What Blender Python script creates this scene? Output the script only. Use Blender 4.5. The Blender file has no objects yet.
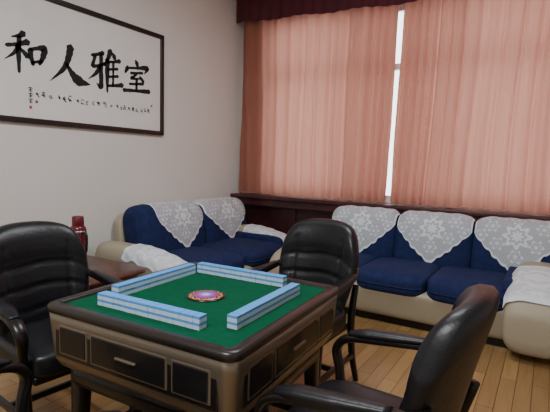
import bpy, bmesh, math, random
from mathutils import Vector, Matrix
random.seed(7)
pi=math.pi
COL=bpy.context.scene.collection
# ---------------------------------------------------------------- helpers
def mat(name,col,rough=.6,metal=0,bump=0,bscale=60,var=0,vscale=6,spec=None,coat=0):
    m=bpy.data.materials.new(name);m.use_nodes=True;nt=m.node_tree;b=nt.nodes['Principled BSDF']
    b.inputs['Base Color'].default_value=(*col,1);b.inputs['Roughness'].default_value=rough;b.inputs['Metallic'].default_value=metal
    if spec is not None:b.inputs['Specular IOR Level'].default_value=spec
    if coat:b.inputs['Coat Weight'].default_value=coat
    tc=nt.nodes.new('ShaderNodeTexCoord')
    if bump:
        n=nt.nodes.new('ShaderNodeTexNoise');n.inputs['Scale'].default_value=bscale;n.inputs['Detail'].default_value=4
        bp=nt.nodes.new('ShaderNodeBump');bp.inputs['Strength'].default_value=bump;bp.inputs['Distance'].default_value=.01
        nt.links.new(tc.outputs['Object'],n.inputs['Vector']);nt.links.new(n.outputs['Fac'],bp.inputs['Height']);nt.links.new(bp.outputs[0],b.inputs['Normal'])
    if var:
        n=nt.nodes.new('ShaderNodeTexNoise');n.inputs['Scale'].default_value=vscale;n.inputs['Detail'].default_value=5
        r=nt.nodes.new('ShaderNodeValToRGB')
        r.color_ramp.elements[0].position=.3;r.color_ramp.elements[1].position=.7
        r.color_ramp.elements[0].color=(*[c*(1-var) for c in col],1);r.color_ramp.elements[1].color=(*[min(1,c*(1+var)) for c in col],1)
        nt.links.new(tc.outputs['Object'],n.inputs['Vector']);nt.links.new(n.outputs['Fac'],r.inputs[0]);nt.links.new(r.outputs[0],b.inputs['Base Color'])
    return m
def empty(name,loc=(0,0,0),rz=0):
    e=bpy.data.objects.new(name,None);e.location=loc;e.rotation_euler=(0,0,rz);e.empty_display_size=.1;COL.objects.link(e);return e
def mk(name,verts,faces,m,parent=None,smooth=True,uvs=None):
    me=bpy.data.meshes.new(name);me.from_pydata([tuple(v) for v in verts],[],faces);me.update()
    if uvs:
        ul=me.uv_layers.new(name='UVMap')
        for l in me.loops: ul.data[l.index].uv=uvs[l.vertex_index]
    for p in me.polygons:p.use_smooth=smooth
    if m:me.materials.append(m)
    o=bpy.data.objects.new(name,me);COL.objects.link(o)
    if parent:o.parent=parent
    return o
def fixn(o):
    bm=bmesh.new();bm.from_mesh(o.data);bmesh.ops.recalc_face_normals(bm,faces=bm.faces);bm.to_mesh(o.data);bm.free()
def box(name,x0,x1,y0,y1,z0,z1,m,parent=None,bev=.0,seg=3):
    v=[(x,y,z) for x in(x0,x1) for y in(y0,y1) for z in(z0,z1)]
    f=[(0,1,3,2),(4,6,7,5),(0,4,5,1),(2,3,7,6),(0,2,6,4),(1,5,7,3)]
    o=mk(name,v,f,m,parent,False)
    if bev:
        bm=bmesh.new();bm.from_mesh(o.data)
        bmesh.ops.bevel(bm,geom=list(bm.edges),offset=bev,segments=seg,affect='EDGES',profile=.5)
        for fc in bm.faces:fc.smooth=True
        bm.to_mesh(o.data);bm.free()
        w=o.modifiers.new('wn','WEIGHTED_NORMAL');w.keep_sharp=False
    return o
def cushion(name,c,h,m,parent=None,k=5,n=14,fn=None):
    bm=bmesh.new();bmesh.ops.create_cube(bm,size=2);bmesh.ops.subdivide_edges(bm,edges=list(bm.edges),cuts=n,use_grid_fill=True)
    for v in bm.verts:
        p=v.co;q=[math.sin(a*pi/2) if abs(a)<1 else a for a in p]
        s=(abs(q[0])**k+abs(q[1])**k+abs(q[2])**k)**(-1/k)
        w=Vector([c[i]+q[i]*s*h[i] for i in range(3)])
        v.co=fn(w,q) if fn else w
    me=bpy.data.meshes.new(name);bm.to_mesh(me);bm.free()
    for p in me.polygons:p.use_smooth=True
    me.materials.append(m);o=bpy.data.objects.new(name,me);COL.objects.link(o)
    if parent:o.parent=parent
    return o
def grid(name,P,m,parent=None,uv=None,closev=False,smooth=True):
    nu=len(P);nv=len(P[0]);V=[p for r in P for p in r];Fc=[]
    for i in range(nu-1):
        for j in range(nv if closev else nv-1):
            j2=(j+1)%nv
            Fc.append((i*nv+j,(i+1)*nv+j,(i+1)*nv+j2,i*nv+j2))
    U=[q for r in uv for q in r] if uv else None
    return mk(name,V,Fc,m,parent,smooth,U)
def capped(name,P,m,parent=None,smooth=True):
    nu=len(P);nv=len(P[0]);V=[p for r in P for p in r];Fc=[]
    for i in range(nu-1):
        for j in range(nv):
            j2=(j+1)%nv;Fc.append((i*nv+j,(i+1)*nv+j,(i+1)*nv+j2,i*nv+j2))
    Fc.append(tuple(range(nv)));Fc.append(tuple((nu-1)*nv+j for j in range(nv)))
    o=mk(name,V,Fc,m,parent,smooth);fixn(o);return o
def catmull(pts,n=8):
    pts=[Vector(p) for p in pts];out=[]
    q=[2*pts[0]-pts[1]]+pts+[2*pts[-1]-pts[-2]]
    for i in range(1,len(q)-2):
        for k in range(n):
            t=k/n;a,b,c,d=q[i-1:i+3]
            out.append(.5*((2*b)+(c-a)*t+(2*a-5*b+4*c-d)*t*t+(3*b-a-3*c+d)*t**3))
    out.append(pts[-1]);return out
def tube(name,pts,ra,rb,m,parent=None,n=8,side=Vector((1,0,0)),seg=12,sharp=2.6):
    C=catmull(pts,n);N=len(C);P=[]
    def val(r,i):
        if isinstance(r,(int,float)):return r
        t=i/(N-1)*(len(r)-1);k=min(int(t),len(r)-2);return r[k]+(r[k+1]-r[k])*(t-k)
    for i,c in enumerate(C):
        T=(C[min(i+1,N-1)]-C[max(i-1,0)]).normalized()
        S=(side-T*side.dot(T)).normalized();B=T.cross(S)
        a=val(ra,i);b=val(rb,i);r=[]
        for j in range(seg):
            an=2*pi*j/seg;cx=math.cos(an);sx=math.sin(an)
            r.append(c+S*a*math.copysign(abs(cx)**(2/sharp),cx)+B*b*math.copysign(abs(sx)**(2/sharp),sx))
        P.append(r)
    return capped(name,P,m,parent)
def lathe(name,prof,m,parent=None,c=(0,0,0),seg=32):
    P=[[Vector((c[0]+r*math.cos(2*pi*j/seg),c[1]+r*math.sin(2*pi*j/seg),c[2]+z)) for j in range(seg)] for r,z in prof]
    return capped(name,P,m,parent)
def sqloop(h,r,z,n=6):
    L=[]
    for cx,cy,a0 in((1,1,0),(-1,1,90),(-1,-1,180),(1,-1,270)):
        for k in range(n+1):
            a=math.radians(a0+90*k/n);L.append(Vector((cx*(h-r)+r*math.cos(a),cy*(h-r)+r*math.sin(a),z)))
    return L
# ---------------------------------------------------------------- materials
M={}
M['wall']=mat('wall_paint',(.72,.70,.665),.8,bump=.05,bscale=150)
M['ceil']=mat('ceiling_paint',(.8,.8,.79),.9)
M['maroon']=mat('maroon_wood',(.055,.013,.015),.36,var=.35,vscale=9)
M['valance']=mat('maroon_fabric',(.085,.010,.020),.8)
M['navy']=mat('navy_fabric',(.010,.019,.075),.9,bump=.25,bscale=180,var=.25,vscale=20,spec=.25)
M['cream']=mat('cream_leather',(.38,.33,.235),.5,bump=.06,bscale=120)
M['leather']=mat('black_leather',(.006,.006,.008),.38,bump=.14,bscale=45,spec=.38)
M['blackwood']=mat('black_wood',(.007,.005,.0045),.3,spec=.4)
M['bronze']=mat('bronze_metal',(.23,.19,.14),.36,metal=.7)
M['blackpl']=mat('black_plastic',(.009,.008,.008),.25,spec=.4)
M['rim']=mat('rim_dark',(.020,.015,.013),.3,spec=.4)
M['felt']=mat('green_felt',(.002,.075,.034),.95,bump=.1,bscale=300,var=.12,vscale=30,spec=.08)
M['tileblue']=mat('tile_blue',(.10,.33,.72),.4,spec=.2)
M['tilewhite']=mat('tile_white',(.58,.68,.80),.35,spec=.3)
M['paper']=mat('paper',(.76,.755,.73),.8,var=.03,vscale=3)
M['ink']=mat('ink',(.006,.006,.006),.8)
M['seal']=mat('seal_red',(.42,.05,.04),.8)
M['frame']=mat('frame_wood',(.014,.010,.010),.35)
M['thermos']=mat('thermos_red',(.13,.010,.020),.25)
M['steel']=mat('steel',(.6,.6,.6),.25,metal=1)
M['redwood']=mat('red_wood',(.09,.03,.018),.32,var=.3,vscale=12)
M['winframe']=mat('window_pvc',(.75,.76,.78),.4)
def floor_mat():
    m=bpy.data.materials.new('parquet');m.use_nodes=True;nt=m.node_tree;b=nt.nodes['Principled BSDF']
    tc=nt.nodes.new('ShaderNodeTexCoord');mp=nt.nodes.new('ShaderNodeMapping');mp.inputs['Rotation'].default_value=(0,0,pi/2)
    br=nt.nodes.new('ShaderNodeTexBrick');br.inputs['Scale'].default_value=1;br.inputs['Brick Width'].default_value=.9;br.inputs['Row Height'].default_value=.09
    br.inputs['Mortar Size'].default_value=.0022;br.inputs['Color1'].default_value=(.46,.28,.11,1);br.inputs['Color2'].default_value=(.33,.19,.073,1);br.inputs['Mortar'].default_value=(.09,.04,.016,1)
    n=nt.nodes.new('ShaderNodeTexNoise');mp2=nt.nodes.new('ShaderNodeMapping');mp2.inputs['Scale'].default_value=(40,2.5,1);n.inputs['Scale'].default_value=1.5;n.inputs['Detail'].default_value=5
    mx=nt.nodes.new('ShaderNodeMix');mx.data_type='RGBA';mx.blend_type='MULTIPLY';mx.inputs[0].default_value=.45
    L=nt.links.new
    L(tc.outputs['Object'],mp.inputs[0]);L(mp.outputs[0],br.inputs['Vector']);L(tc.outputs['Object'],mp2.inputs[0]);L(mp2.outputs[0],n.inputs['Vector'])
    L(br.outputs['Color'],mx.inputs[6]);L(n.outputs['Fac'],mx.inputs[7]);L(mx.outputs[2],b.inputs['Base Color']);b.inputs['Roughness'].default_value=.32
    return m
M['floor']=floor_mat()
def curtain_mat():
    m=bpy.data.materials.new('curtain_fabric');m.use_nodes=True;nt=m.node_tree;nt.nodes.clear();N=nt.nodes.new;L=nt.links.new
    o=N('ShaderNodeOutputMaterial');d=N('ShaderNodeBsdfDiffuse');t=N('ShaderNodeBsdfTranslucent');mx=N('ShaderNodeMixShader')
    tc=N('ShaderNodeTexCoord');mp=N('ShaderNodeMapping');mp.inputs['Scale'].default_value=(90,90,3);n=N('ShaderNodeTexNoise');n.inputs['Scale'].default_value=1
    r=N('ShaderNodeValToRGB');r.color_ramp.elements[0].color=(.41,.175,.125,1);r.color_ramp.elements[1].color=(.54,.25,.185,1)
    L(tc.outputs['Object'],mp.inputs[0]);L(mp.outputs[0],n.inputs['Vector']);L(n.outputs['Fac'],r.inputs[0]);L(r.outputs[0],d.inputs[0]);L(r.outputs[0],t.inputs[0])
    mx.inputs[0].default_value=.42;L(d.outputs[0],mx.inputs[1]);L(t.outputs[0],mx.inputs[2]);L(mx.outputs[0],o.inputs[0]);return m
M['curtain']=curtain_mat()
def lace_mat():
    m=bpy.data.materials.new('lace');m.use_nodes=True;nt=m.node_tree;nt.nodes.clear();N=nt.nodes.new;L=nt.links.new
    def ma(op,a,b=None,c=None):
        n=N('ShaderNodeMath');n.operation=op
        for i,v in enumerate((a,b,c)):
            if v is None:continue
            if isinstance(v,(int,float)):n.inputs[i].default_value=v
            else:L(v,n.inputs[i])
        return n.outputs[0]
    uv=N('ShaderNodeUVMap');sp=N('ShaderNodeSeparateXYZ');L(uv.outputs[0],sp.inputs[0]);u,v=sp.outputs[0],sp.outputs[1]
    def flower(cu,cv,R,pet,amp):
        du=ma('SUBTRACT',u,cu);dv=ma('SUBTRACT',v,cv)
        r=ma('SQRT',ma('ADD',ma('MULTIPLY',du,du),ma('MULTIPLY',dv,dv)));th=ma('ARCTAN2',dv,du)
        lim=ma('ADD',R,ma('MULTIPLY',ma('COSINE',ma('MULTIPLY',th,pet)),amp))
        a=ma('LESS_THAN',r,lim);hole=ma('COMPARE',r,ma('MULTIPLY',lim,.55),.012)
        return ma('MULTIPLY',a,ma('SUBTRACT',1,ma('MULTIPLY',hole,.7)))
    f=flower(0,.25,.10,8,.02)
    for a,b in((-.2,.17),(.2,.17),(-.15,.33),(.15,.33),(0,.43),(-.26,.05),(.26,.05),(0,.08),(-.13,.03),(.13,.03),(-.29,.26),(.29,.26)):
        f=ma('MAXIMUM',f,flower(a,b,.048,6,.014))
    g=ma('MULTIPLY',ma('SINE',ma('MULTIPLY',u,260)),ma('SINE',ma('MULTIPLY',v,260)))
    net=ma('MULTIPLY_ADD',ma('GREATER_THAN',g,0.0),.3,.44)
    at=N('ShaderNodeAttribute');at.attribute_name='edge'
    al=ma('MAXIMUM',ma('MAXIMUM',net,ma('MULTIPLY',f,.96)),at.outputs['Fac'])
    d=N('ShaderNodeBsdfPrincipled');d.inputs['Base Color'].default_value=(.73,.77,.82,1);d.inputs['Roughness'].default_value=.9
    L(al,d.inputs['Alpha'])
    o=N('ShaderNodeOutputMaterial');L(d.outputs[0],o.inputs[0]);return m
M['lace']=lace_mat()
def lacegrid(name,P,UV,E,parent):
    o=grid(name,P,M['lace'],parent,UV)
    a=o.data.attributes.new('edge','FLOAT','POINT')
    for i,e in enumerate([q for r in E for q in r]):a.data[i].value=e
    return o
# ---------------------------------------------------------------- room
XL,XR,YB,YF,ZC=-3.62,1.9,4.94,-1.6,3.5
box('floor',XL-.2,XR+.2,YF-.2,YB+.2,-.1,0,M['floor'])
box('ceiling',XL-.2,XR+.2,YF-.2,YB+.2,ZC,ZC+.1,M['ceil'])
box('wall_left',XL-.2,XL,YF,YB+.2,0,ZC,M['wall'])
box('wall_right',XR,XR+.2,YF,YB+.2,0,ZC,M['wall'])
box('wall_front',XL-.2,XR+.2,YF-.2,YF,0,ZC,M['wall'])
WX0,WX1,WZ0,WZ1=-3.22,1.45,.95,3.12
wb=empty('wall_back')
box('lower',XL,XR,YB,YB+.2,0,WZ0,M['wall'],wb);box('upper',XL,XR,YB,YB+.2,WZ1,ZC,M['wall'],wb)
box('jamb_a',XL,WX0,YB,YB+.2,WZ0,WZ1,M['wall'],wb);box('jamb_b',WX1,XR,YB,YB+.2,WZ0,WZ1,M['wall'],wb)
w=empty('window_1')
def bar(n,x0,x1,z0,z1):box(n,x0,x1,YB+.03,YB+.09,z0,z1,M['winframe'],w,.006,2)
bar('frame_bottom',WX0,WX1,WZ0,WZ0+.07);bar('frame_top',WX0,WX1,WZ1-.07,WZ1);bar('transom',WX0,WX1,2.42,2.49)
for i in range(5):
    x=WX0+(WX1-WX0-.07)*i/4;bar(f'mullion_{i}',x,x+.07,WZ0,WZ1)
tr=empty('trim_1')
box('panel',XL,XR,4.90,4.938,.0,.88,M['maroon'],tr)
for i in range(7):
    x=XL+.06+i*.78
    box(f'stile_{i}',x,x+.07,4.885,4.902,.05,.86,M['maroon'],tr,.004)
box('rail',XL,XR,4.88,4.902,.76,.86,M['maroon'],tr,.004)
box('window_board',XL,XR,4.70,4.94,.885,.935,M['maroon'],tr,.012)
box('apron_board',XL,XR,4.74,4.90,.80,.885,M['maroon'],tr,.008)
box('baseboard_left',XL,XL+.02,YF,4.88,0,.1,M['maroon'],None,.004)
# valance
P=[]
n=420
for k in range(4):
    row=[]
    for i in range(n+1):
        x=XL+.02+(XR-XL-.04)*i/n
        zb=3.14-.095*min(1,(x-XL)/2.2)+.010*math.sin(i*.11)
        z=3.46+(zb-3.46)*k/3
        row.append(Vector((x,4.745+.010*math.sin(i*.55)*(.3+.3*k),z)))
    P.append(row)
va=empty('curtain_valance');grid('fabric',P,M['valance'],va);box('box_top',XL+.01,XR-.01,4.745,4.93,3.44,3.48,M['valance'],va)
# curtains
def curtain(name,x0,x1,zt,zb,seed,tilt0=0,tilt1=0):
    n=int((x1-x0)/.009);nz=30;P=[]
    ph=[];a=0
    for i in range(n+1):
        a+=(.009)*2*pi/(.18+.06*math.sin(i*.017+seed)+.04*math.sin(i*.043+seed));ph.append(a)
    for k in range(nz+1):
        t=k/nz;z=zt+(zb-zt)*t;r=[]
        for i in range(n+1):
            u=i/n
            wob=.7*math.sin(t*2.5+i*.013+seed)+.35*math.sin(t*6+i*.03)
            x=x0+(x1-x0)*u+(tilt0*(1-u)+tilt1*u)*t
            amp=.030+.016*math.sin(i*.029+seed*2)+.006*t
            s=math.sin(ph[i]+wob)
            y=4.838+amp*s+.010*math.sin(ph[i]*.31+t*2.3+wob)+.003*math.sin(t*23+i*.05)+.007*math.sin(ph[i]*2.3+wob*2)
            r.append(Vector((x+.012*math.cos(ph[i]+wob),y,z+(.008*s if k==nz else 0))))
        P.append(r)
    return grid(name,P,M['curtain'])
curtain('curtain',XL+.03,-1.495,3.42,.955,1,0,-.05)
curtain('curtain.001',-1.455,XR-.05,3.42,.955,4,-.06,0)
# ---------------------------------------------------------------- framed calligraphy
fr=empty('framed_calligraphy')
Y0,Y1,Z0,Z1=1.5,3.475,1.615,2.665;fx=XL+.035;t=.045
box('frame_top',XL,fx,Y0,Y1,Z1-t,Z1,M['frame'],fr,.008);box('frame_bottom',XL,fx,Y0,Y1,Z0,Z0+t,M['frame'],fr,.008)
box('frame_l',XL,fx,Y0,Y0+t,Z0,Z1,M['frame'],fr,.008);box('frame_r',XL,fx,Y1-t,Y1,Z0,Z1,M['frame'],fr,.008)
box('paper',XL+.002,XL+.016,Y0+.02,Y1-.02,Z0+.02,Z1-.02,M['paper'],fr)
px=XL+.018
def strokes(name,chars,m,wk=1.0):
    V=[];Fc=[]
    for (bx,bz,sw,sh,ST) in chars:
        for pts,ws in ST:
            C=catmull([(p[0]*sw,p[1]*sh,0) for p in pts],7);N=len(C)
            sc=(sw+sh)/2*wk
            Lf=[];Rt=[]
            for i,c in enumerate(C):
                T=(C[min(i+1,N-1)]-C[max(i-1,0)]).normalized();n_=Vector((-T.y,T.x,0))
                q=i/(N-1)*(len(ws)-1);k=min(int(q),len(ws)-2);wd=(ws[k]+(ws[k+1]-ws[k])*(q-k))*sc
                wd*=1+.08*math.sin(i*1.7+bx*9)
                Lf.append(c+n_*wd/2);Rt.append(c-n_*wd/2)
            e0=(C[0]-C[1]).normalized()*ws[0]*.4*sc;e1=(C[-1]-C[-2]).normalized()*ws[-1]*.4*sc
            loop=Lf+[C[-1]+e1]+Rt[::-1]+[C[0]+e0]
            b=len(V)
            for p in loop:V.append((px,bx+p.x,bz+p.y))
            n2=len(Lf)
            for i in range(n2-1):Fc.append((b+i,b+i+1,b+n2+1+(n2-1-(i+1)),b+n2+1+(n2-1-i)))
            Fc.append((b+n2-1,b+n2,b+n2+1));Fc.append((b+2*n2,b+2*n2+1,b))
    return mk(name,V,Fc,m,fr,False)
he=[([(.42,.98),(.30,.89),(.08,.82)],[.14,.09,.02]),([(-.06,.58),(.22,.66),(.54,.78)],[.08,.07,.13]),([(.30,.88),(.27,.5),(.27,-.04)],[.09,.11,.06]),
 ([(.27,.64),(.16,.44),(-.12,.22)],[.11,.08,.01]),([(.31,.58),(.41,.50),(.52,.40)],[.04,.09,.12]),
 ([(.60,.60),(.61,.44),(.67,.22)],[.13,.11,.08]),([(.60,.60),(.80,.67),(1.01,.70),(.97,.48),(.86,.26)],[.07,.08,.16,.12,.06]),([(.64,.27),(.76,.31),(.94,.35)],[.07,.06,.08])]
ren=[([(.54,1.03),(.48,.74),(.34,.42),(-.02,.04)],[.16,.13,.10,.01]),([(.42,.58),(.56,.36),(.76,.18),(1.10,.13)],[.05,.12,.22,.02])]
ya=[([(.04,.82),(.24,.88),(.42,.95)],[.07,.07,.10]),([(.15,.82),(.11,.70),(.07,.55),(.26,.59),(.47,.67)],[.08,.07,.09,.06,.08]),
 ([(.35,.90),(.34,.5),(.33,.04),(.18,.12)],[.09,.10,.12,.01]),([(.30,.56),(.16,.36),(-.08,.18)],[.10,.08,.01]),
 ([(.67,1.05),(.58,.84),(.44,.62)],[.14,.09,.02]),([(.56,.80),(.55,.4),(.55,-.08)],[.12,.11,.04]),([(.74,1.01),(.79,.94),(.82,.86)],[.04,.11,.08]),
 ([(.56,.74),(.76,.78),(1.0,.84)],[.07,.05,.10]),([(.57,.54),(.74,.575),(.92,.61)],[.06,.05,.07]),([(.57,.34),(.74,.375),(.93,.41)],[.06,.05,.07]),
 ([(.55,.10),(.78,.13),(1.09,.19)],[.06,.06,.11]),([(.77,.78),(.76,.45),(.75,.12)],[.07,.05,.06])]
shi=[([(.46,1.08),(.51,1.0),(.55,.90)],[.05,.13,.09]),([(.12,.82),(.09,.74),(.01,.60)],[.07,.12,.06]),([(.12,.77),(.5,.83),(.98,.90),(.84,.68)],[.06,.07,.15,.01]),
 ([(.25,.62),(.5,.66),(.77,.71)],[.08,.06,.08]),([(.50,.64),(.40,.54),(.26,.45),(.5,.47),(.70,.51)],[.08,.07,.08,.05,.06]),([(.64,.58),(.72,.50),(.81,.41)],[.04,.09,.10]),
 ([(.20,.25),(.5,.29),(.80,.34)],[.07,.06,.09]),([(.51,.46),(.50,.26),(.49,.07)],[.09,.08,.07]),([(-.06,.01),(.5,.06),(1.08,.11)],[.10,.08,.13])]
strokes('calligraphy',[(1.875,2.02,.28,.30,he),(2.21,1.97,.34,.32,ren),(2.59,2.00,.32,.34,ya),(2.97,2.02,.285,.29,shi)],M['ink'],1.32)
sm=[]
yy=2.08
r2=random.Random(3)
while yy<3.28:
    s=r2.uniform(.026,.042)
    ST=[]
    for k in range(r2.randint(5,7)):
        a=(r2.uniform(0,.6),r2.uniform(.1,1));b=(min(1,a[0]+r2.uniform(.1,.8)),max(0,a[1]-r2.uniform(-.1,.7)))
        ST.append(([a,((a[0]+b[0])/2,(a[1]+b[1])/2+.06),b],[.14,.11,.09]))
    sm.append((yy,1.835+r2.uniform(-.010,.010),s,s*1.2,ST))
    yy+=s+r2.choice([.012,.016,.035])
for k in range(3):
    sm.append((2.02,1.87-.045*k,.034,.036,[([(0,.8),(.5,.85),(1,.8)],[.13,.12,.12]),([(.5,1),(.5,.5),(.4,0)],[.13,.12,.1]),([(.1,.4),(.5,.45),(.9,.4)],[.12,.11,.1]),([(.2,.1),(.5,.15),(.9,.05)],[.12,.11,.1])]))
strokes('inscription',sm,M['ink'],1.35)
for i,(a,b) in enumerate(((2.075,1.785),(2.025,1.735),(3.30,1.90))):box(f'seal_{i}',px-.001,px+.0005,a,a+.020,b,b+.022,M['seal'],fr)
# ---------------------------------------------------------------- sofas
def sofa(name,loc,rz,L,bnd,lacer,dep=1.1,aw=(.33,.33),fwd=(0,0),lacearms=(True,True)):
    S=empty(name,loc,rz);h=L/2
    bx0,bx1=bnd[0],bnd[-1];n=len(bnd)-1
    cy,cz,a,b,nn=.80*dep,.60,.155,.305,3.2
    def prof(phi,off=0,sc=1):
        c,s=math.cos(phi),math.sin(phi)
        y=-(a*sc+off)*math.copysign(abs(c)**(2/nn),c);z=(b*(.35+.65*sc)+off)*math.copysign(abs(s)**(2/nn),s)
        return cy+y+z*.20,cz+z
    for i in range(n):
        cw=bnd[i+1]-bnd[i];xc=(bnd[i]+bnd[i+1])/2;P=[]
        us=[-1,-.995,-.97,-.93,-.85,-.7,-.4,0,.4,.7,.85,.93,.97,.995,1]
        for u in us:
            sc=(1-abs(u)**9*.35) if abs(u)<.999 else .45
            P.append([Vector((xc+u*cw/2,*prof(2*pi*j/48,0,sc))) for j in range(48)])
        capped(f'back_cushion_{i}',P,M['navy'],S)
        ph=[math.radians(d) for d in range(-70,166,2)];arc=[0]
        pp=[prof(q,.007) for q in ph]
        for k in range(1,len(pp)):arc.append(arc[-1]+math.hypot(pp[k][0]-pp[k-1][0],pp[k][1]-pp[k-1][1]))
        tot=arc[-1]
        def at(s,off,sc):
            s=min(max(s,0),tot);k=1
            while k<len(arc)-1 and arc[k]<s:k+=1
            t=(s-arc[k-1])/(arc[k]-arc[k-1]+1e-9);q=ph[k-1]+(ph[k]-ph[k-1])*t
            return prof(q,off,sc)
        NU,NV=60,34;P=[];UV=[];E=[]
        l0,l1=lacer[i];lc=(l0+l1)/2;half=(l1-l0)/2
        kt=min(range(len(ph)),key=lambda k:abs(ph[k]-pi/2));st=arc[kt]
        for iu in range(NU+1):
            u=-1+2*iu/NU;x=lc+u*half
            hang=.22+.36*(1-abs(u))**.75+.016*abs(math.sin(u*pi*5))
            s0=st-hang;s1=st+.16
            r=[];uu=[];ee=[]
            uc=(x-xc)/(cw/2);sc=1-abs(uc)**9*.35
            for iv in range(NV+1):
                s=s0+(s1-s0)*iv/NV
                y,z=at(s,.008+.003*math.sin(x*40+s*9),sc);r.append(Vector((x,y,z)));uu.append((u*half,st-s+.0))
                ee.append(1.0 if (iv<2 or abs(u)>.95) else (.65 if s>st-.06 else 0.0))
            P.append(r);UV.append(uu);E.append(ee)
        lacegrid(f'lace_cover_{i}',P,UV,E,S)
    cushion('shell_back',((bx0+bx1)/2,.94*dep,.47),((bx1-bx0)/2+.03,.06,.36),M['cream'],S,k=8,fn=lambda w,q:Vector((w.x,w.y+(w.z-.47)*.14,w.z)))
    cushion('base',(0,.49*dep,.19),(h-.06,.475*dep,.14),M['cream'],S,k=9,n=18,fn=lambda w,q:Vector((w.x,w.y+(.05*(1-(w.z-.05)/.28) if w.y<.3 else 0),w.z)))
    box('plinth',-h+.15,h-.15,.10*dep,.92*dep,0.0,.07,M['blackwood'],S)
    sx0,sx1=-h+aw[0]-.03,h-aw[1]+.03;sw=(sx1-sx0)/n
    for i in range(n):
        cushion(f'seat_cushion_{i}',(sx0+sw*(i+.5),.345*dep,.365),(sw/2+.004,.345*dep,.095),M['navy'],S,k=6,
            fn=lambda w,q:Vector((w.x,w.y,w.z+.012*(1-q[0]**2)*(1-q[1]**2)*(1 if q[2]>0 else 0)-(.03 if w.y<.12 and q[2]>0 else 0)*(1-w.y/.12))))
    for si,sgn in enumerate((-1,1)):
        lc=lacearms[si];AW=aw[si];FW=fwd[si]
        xc=sgn*(h-AW/2);Ln=.95*dep+FW
        def asurf(y,phi,off=0):
            t=max(0,min(1,y/Ln))
            top=.455+.115*math.sin(min(1,t*1.7)*pi/2)+.02*t
            if t<.12: top-= .09*(1-t/.12)**2
            hw=AW/2*(.93+.07*math.cos(t*pi))
            bot=.05;c,s=math.cos(phi),math.sin(phi);k=2/3.4
            zc=(top+bot)/2;zh=(top-bot)/2
            bul=1+.08*max(0,s)
            return Vector((xc+(hw*bul+off)*math.copysign(abs(c)**k,c),y-FW,zc+(zh+off)*math.copysign(abs(s)**k,s)))
        fr_=[0,.004,.018,.04,.07,.11,.17,.27,.42,.57,.72,.87,.97,1.0]
        scl=[.50,.76,.90,.96,.99,1,1,1,1,1,1,1,.97,.8]
        P=[]
        for iy,f in enumerate(fr_):
            row=[];y=f*Ln
            ctr=asurf(y,0);ctr.x=xc;ctr.z=.28
            for j in range(40):
                p=asurf(y,2*pi*j/40);p=ctr+(p-ctr)*scl[iy];row.append(p)
            P.append(row)
        capped('arm_l' if sgn<0 else 'arm_r',P,M['cream'],S)
        cushion('arm_pad_l' if sgn<0 else 'arm_pad_r',(xc-sgn*(AW/2-.01),.42*dep,.41),(.045,.36*dep,.11),M['navy'],S,k=5)
        if lc:
            P=[];UV=[];E=[]
            for iy in range(25):
                y=.05+.58*iy/24;r=[];uu=[];ee=[]
                for j in range(25):
                    lo=26+4*math.sin(iy*.8);phi=math.radians(lo+(180-2*lo)*j/24)
                    r.append(asurf(y,phi,.012+.003*math.sin(iy*.9+j)));uu.append((.3*(j/24-.5)*1.2,y*.7));ee.append(1.0 if j in(0,1,23,24) or iy<2 or iy>22 else .8)
                P.append(r);UV.append(uu);E.append(ee)
            lacegrid('arm_lace_l' if sgn<0 else 'arm_lace_r',P,UV,E,S)
    return S
B=[-.93,-.213,.503,1.22]
sofa('sofa',(-1.07,3.60,0),0,2.50,B,[(B[i]+.01,B[i+1]-.01) for i in range(3)],aw=(.33,.40),fwd=(0,.16),lacearms=(False,True))
sofa('sofa.001',(-2.47,3.55,0),pi/2,2.10,[-.72,.22,1.02],[(-.50,.21),(.235,1.0)])
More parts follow.
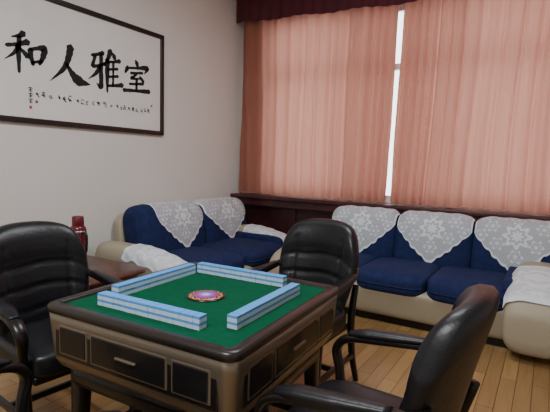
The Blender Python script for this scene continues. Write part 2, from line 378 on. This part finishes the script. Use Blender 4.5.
# ---------------------------------------------------------------- chairs  (local: faces -y, back at +y)
def chair(name,loc,rz):
    C=empty(name,loc,rz)
    cushion('seat',(0,-.01,.435),(.25,.25,.065),M['leather'],C,k=5,fn=lambda w,q:Vector((w.x*(1+.06*(-w.y)),w.y,w.z+.012*(1-q[0]**2)*(1-q[1]**2)*(q[2]>0))))
    box('seat_frame',-.23,.23,-.23,.23,.355,.395,M['blackwood'],C,.012)
    nu,nv=36,40
    def hw(v):return .205+.062*math.sin(min(1,v*1.3)*pi/2)
    def topz(u):return 1.0-.05*abs(u)**2.4-.05*abs(u)**8
    def front(u,v,d):
        zt=topz(u);z=.44+(zt-.44)*v
        x=u*hw(v)*(1-.10*max(0,v-.8)/.2*abs(u))
        y=.22+.10*v+.03*v*v-.075*u*u
        edge=max(0,1-abs(u)**6)**.5*max(0,1-abs(2*v-1)**8)**.5
        th=.018+.034*edge
        if d<0:
            cr=0
            for gv in(.22,.42,.62):cr+=math.exp(-((v-gv-.01*math.sin(u*5))/.016)**2)
            groove=.013*cr*(1-.3*abs(u))+.012*math.exp(-((abs(u)-.62)/.035)**2)*(v<.85)
            if v>.68: groove-=.014*(1-((v-.84)/.16)**2)
            return Vector((x,y-th+groove*edge,z))
        return Vector((x,y+th*.8,z))
    V=[];idx={};Fc=[]
    for d in(-1,1):
        for i in range(nu+1):
            for j in range(nv+1):
                idx[d,i,j]=len(V);V.append(front(-1+2*i/nu,j/nv,d))
    for d in(-1,1):
        for i in range(nu):
            for j in range(nv):
                q=(idx[d,i,j],idx[d,i+1,j],idx[d,i+1,j+1],idx[d,i,j+1]);Fc.append(q if d<0 else q[::-1])
    for i in range(nu):
        Fc.append((idx[-1,i,nv],idx[-1,i+1,nv],idx[1,i+1,nv],idx[1,i,nv]));Fc.append((idx[-1,i,0],idx[1,i,0],idx[1,i+1,0],idx[-1,i+1,0]))
    for j in range(nv):
        Fc.append((idx[-1,0,j],idx[-1,0,j+1],idx[1,0,j+1],idx[1,0,j]));Fc.append((idx[-1,nu,j],idx[1,nu,j],idx[1,nu,j+1],idx[-1,nu,j+1]))
    o=mk('backrest',V,Fc,M['leather'],C);fixn(o)
    for s in(-1,1):
        n='l' if s<0 else 'r'
        tube('arm_frame_'+n,[(s*.250,.27,.72),(s*.275,.14,.69),(s*.280,-.05,.665),(s*.280,-.18,.645),(s*.278,-.235,.59),(s*.268,-.215,.50),(s*.258,-.205,.40),(s*.255,-.22,.2),(s*.255,-.245,0)],
             [.020,.024,.028,.030,.026,.020,.020,.020,.017],[.016,.016,.017,.018,.018,.018,.02,.02,.016],M['blackwood'],C,side=Vector((1,0,0)))
        tube('arm_pad_'+n,[(s*.274,.17,.710),(s*.279,.0,.690),(s*.280,-.11,.678),(s*.280,-.18,.662)],[.020,.034,.036,.022],[.010,.018,.018,.012],M['leather'],C,side=Vector((1,0,0)))
        tube('rear_leg_'+n,[(s*.235,.30,.62),(s*.235,.25,.42),(s*.24,.27,.2),(s*.25,.33,0)],[.018,.022,.02,.016],[.02,.022,.02,.016],M['blackwood'],C,side=Vector((1,0,0)))
        box('side_stretcher_'+n,s*.245-.012,s*.245+.012,-.22,.27,.17,.20,M['blackwood'],C,.004)
    box('stretcher',-.24,.24,.0,.024,.17,.20,M['blackwood'],C,.004)
    return C
chair('leather_armchair',(-1.215,2.25,0),math.radians(-2))
chair('leather_armchair.001',(-2.03,1.27,0),math.radians(84))
chair('leather_armchair.002',(-.475,1.385,0),math.radians(-91))
chair('leather_armchair.003',(-1.22,.57,0),math.radians(180))
# ---------------------------------------------------------------- mahjong table
T=empty('mahjong_table',(-1.253,1.467,0),.056)
capped('body',[sqloop(.40,.05,.50),sqloop(.43,.05,.515),sqloop(.445,.05,.545),sqloop(.456,.05,.70),sqloop(.458,.05,.735),sqloop(.445,.045,.742)],M['bronze'],T)
ri=[sqloop(.412,.012,.752),sqloop(.415,.014,.766),sqloop(.421,.018,.771),sqloop(.450,.045,.771),sqloop(.460,.05,.767),sqloop(.464,.052,.757),sqloop(.462,.052,.740),sqloop(.44,.045,.736)]
o=grid('rim',ri,M['rim'],T,closev=True);fixn(o)
capped('bottom_tray',[sqloop(.36,.05,.40),sqloop(.40,.05,.43),sqloop(.40,.05,.505)],M['blackpl'],T)
capped('felt',[sqloop(.414,.012,.7425),sqloop(.414,.012,.7575)],M['felt'],T,False)
for s in range(4):
    R=Matrix.Rotation(s*pi/2,4,'Z')
    def sb(n,x0,x1,z0,z1,y,m,d=.012,bev=.006):
        tilt=(.735-(z0+z1)/2)*.06
        o=box(n,x0,x1,-y+tilt-d,-y+tilt+d,z0,z1,m,T,bev);o.data.transform(R);return o
    sb(f'panel_{s}',-.395,.395,.563,.712,.452,M['blackpl'],.008,.006)
    for k,(a,b) in enumerate(((-.37,-.205),(-.19,.19),(.205,.37))):
        sb(f'drawer_trim_{s}_{k}',a,b,.578,.700,.455,M['bronze'],.008,.007)
        sb(f'drawer_{s}_{k}',a+.008,b-.008,.586,.692,.4565,M['blackpl'],.009,.006)
    sb(f'drawer_pull_{s}',-.05,.05,.634,.644,.464,M['bronze'],.010,.004)
for i,(a,b) in enumerate(((-1,-1),(1,-1),(1,1),(-1,1))):
    tube(f'leg_{i}',[(a*.36,b*.36,.52),(a*.365,b*.365,.3),(a*.38,b*.38,.0)],[.036,.03,.028],[.036,.03,.028],M['blackpl'],T,sharp=5,seg=16)
for i in range(4):
    o=box(f'stretcher_{i}',-.36,.36,-.385,-.355,.12,.16,M['blackpl'],T,.005);o.data.transform(Matrix.Rotation(i*pi/2,4,'Z'))
lathe('dice_ring',[(.088,.757),(.088,.761),(.08,.763),(.078,.763)],M['blackpl'],T)
def dice_mat():
    m=bpy.data.materials.new('dice_panel');m.use_nodes=True;nt=m.node_tree;N=nt.nodes.new;L=nt.links.new;b=nt.nodes['Principled BSDF']
    tc=N('ShaderNodeTexCoord');sp=N('ShaderNodeSeparateXYZ');L(tc.outputs['Object'],sp.inputs[0])
    def ma(op,a,c=None):
        n=N('ShaderNodeMath');n.operation=op
        for i,v in enumerate((a,c)):
            if v is None:continue
            if isinstance(v,(int,float)):n.inputs[i].default_value=v
            else:L(v,n.inputs[i])
        return n.outputs[0]
    x,y=sp.outputs[0],sp.outputs[1];r=ma('SQRT',ma('ADD',ma('MULTIPLY',x,x),ma('MULTIPLY',y,y)));th=ma('ARCTAN2',y,x)
    w=ma('MULTIPLY',ma('SINE',ma('MULTIPLY',th,12)),.006);q=ma('DIVIDE',ma('ADD',r,w),.085)
    cr=N('ShaderNodeValToRGB');cr.color_ramp.interpolation='CONSTANT';e=cr.color_ramp.elements
    cols=[(0,(.45,.55,.9)),(.2,(.30,.10,.55)),(.46,(.02,.01,.03)),(.52,(.5,.04,.25)),(.66,(.03,.02,.02)),(.76,(.55,.42,.08)),(.84,(.5,.05,.05)),(.93,(.02,.02,.02))]
    e[0].position=0;e[0].color=(*cols[0][1],1);e[1].position=cols[1][0];e[1].color=(*cols[1][1],1)
    for p,c in cols[2:]:
        k=e.new(p);k.color=(*c,1)
    L(q,cr.inputs[0]);L(cr.outputs[0],b.inputs['Base Color']);b.inputs['Roughness'].default_value=.25;return m
lathe('dice_panel',[(.080,.7575),(.080,.7625),(.05,.766),(.01,.767)],dice_mat(),T)
def tiles(name,x0,y0,ang,n):
    tw,td,th=.0305,.042,.0245
    bm=bmesh.new()
    R=Matrix.Translation((x0,y0,.7585))@Matrix.Rotation(ang,4,'Z')
    for i in range(n):
        for l in range(2):
            jx=random.uniform(-.0006,.0006);jy=random.uniform(-.001,.001)
            for (za,zb,mm) in((0,.0145,1),(.0145,.0242,0)):
                r=bmesh.ops.create_cube(bm,size=1)
                vs=r['verts'];bmesh.ops.scale(bm,vec=(tw-.0012,td,zb-za),verts=vs);bmesh.ops.translate(bm,vec=(i*tw+tw/2+jx,jy,l*th+(za+zb)/2),verts=vs)
                for f in {f for v in vs for f in v.link_faces}:f.material_index=mm
    bm.transform(R);me=bpy.data.meshes.new(name);bm.to_mesh(me);bm.free()
    me.materials.append(M['tileblue']);me.materials.append(M['tilewhite'])
    o=bpy.data.objects.new(name,me);COL.objects.link(o);return o
TT=empty('mahjong_tiles',(-1.253,1.467,0),.056)
for nme,x,y,a in(('tile_wall_south',-.29,-.315,0),('tile_wall_east',.315,-.26,pi/2),('tile_wall_north',-.30,.335,0),('tile_wall_west',-.315,-.225,pi/2)):
    o=tiles(nme,x,y,a,17);o.parent=TT
# ---------------------------------------------------------------- side table + thermos
ST=empty('side_table',(-3.05,2.07,0))
def rrect(hx,hy,r,z,n=8):
    L=[]
    for cx,cy,a0 in((1,1,0),(-1,1,90),(-1,-1,180),(1,-1,270)):
        for k in range(n+1):
            a=math.radians(a0+90*k/n);L.append(Vector((cx*(hx-r)+r*math.cos(a),cy*(hy-r)+r*math.sin(a),z)))
    return L
capped('top',[rrect(.44,.30,.10,.475),rrect(.46,.32,.11,.485),rrect(.46,.32,.11,.50),rrect(.45,.31,.105,.508)],M['redwood'],ST)
capped('skirt',[rrect(.40,.26,.08,.41),rrect(.41,.27,.08,.476)],M['redwood'],ST)
for i,(a,b) in enumerate(((-1,-1),(1,-1),(1,1),(-1,1))):
    tube(f'leg_{i}',[(a*.36,b*.22,.45),(a*.36,b*.22,.2),(a*.38,b*.24,0)],[.03,.024,.02],[.03,.024,.02],M['redwood'],ST)
capped('shelf',[rrect(.36,.22,.05,.15),rrect(.36,.22,.05,.17)],M['redwood'],ST)
TH=empty('thermos_flask',(-3.27,2.215,0))
lathe('body',[(.058,.508),(.064,.515),(.065,.53),(.065,.76),(.058,.785),(.045,.80)],M['thermos'],TH)
lathe('band',[(.0655,.735),(.0665,.74),(.0665,.752),(.0655,.757)],M['steel'],TH)
lathe('cup_lid',[(.045,.798),(.047,.802),(.046,.865),(.040,.874),(.02,.877)],M['thermos'],TH)
tube('handle',[(.062,.0,.74),(.105,.0,.735),(.112,.0,.66),(.10,.0,.59),(.062,.0,.58)],.011,.007,M['blackpl'],TH,side=Vector((0,1,0)))
# ---------------------------------------------------------------- added fill lamps (unseen) + daylight world
emi=bpy.data.materials.new('fill_diffuser');emi.use_nodes=True;nt=emi.node_tree
b=nt.nodes['Principled BSDF'];b.inputs['Base Color'].default_value=(.9,.9,.9,1);b.inputs['Emission Color'].default_value=(.95,.97,1,1);b.inputs['Emission Strength'].default_value=3
for i,(x,y,pw) in enumerate(((-1.0,-.2,98),(-1.2,2.6,44))):
    Lm=empty('added_fill_lamp' if i==0 else 'added_fill_lamp.001',(x,y,0))  # invented ceiling panel out of view, added to brighten the left wall and room
    box('fill_housing',-.62,.62,-.32,.32,3.44,3.499,M['winframe'],Lm,.01);box('fill_panel',-.58,.58,-.28,.28,3.425,3.441,emi,Lm,.004)
    la=bpy.data.lights.new('fill_light','AREA');la.shape='RECTANGLE';la.size=1.1;la.size_y=.5;la.energy=pw;la.color=(.93,.965,1)
    lo=bpy.data.objects.new('fill_light',la);lo.location=(0,0,3.41);lo.parent=Lm;COL.objects.link(lo)
wd=bpy.data.worlds.new('daylight');bpy.context.scene.world=wd;wd.use_nodes=True
bg=wd.node_tree.nodes['Background'];bg.inputs[0].default_value=(.88,.94,1,1);bg.inputs[1].default_value=4.4
# ---------------------------------------------------------------- camera
ROLL=.028;P_=.096;YAW=.554
r0=Vector((math.cos(YAW),math.sin(YAW),0));fw=Vector((-math.sin(YAW),math.cos(YAW),0));up=Vector((0,0,1))
f0=fw*math.cos(P_)-up*math.sin(P_);d0=-up*math.cos(P_)-fw*math.sin(P_)
rt=r0*math.cos(ROLL)-d0*math.sin(ROLL);dn=r0*math.sin(ROLL)+d0*math.cos(ROLL)
cd=bpy.data.cameras.new('camera');cd.sensor_width=36;cd.lens=442.5/550*36;cd.clip_start=.02
co=bpy.data.objects.new('camera',cd);COL.objects.link(co)
Mx=Matrix((rt,-dn,-f0)).transposed().to_4x4();Mx.translation=Vector((0,0,1.35));co.matrix_world=Mx
bpy.context.scene.camera=co
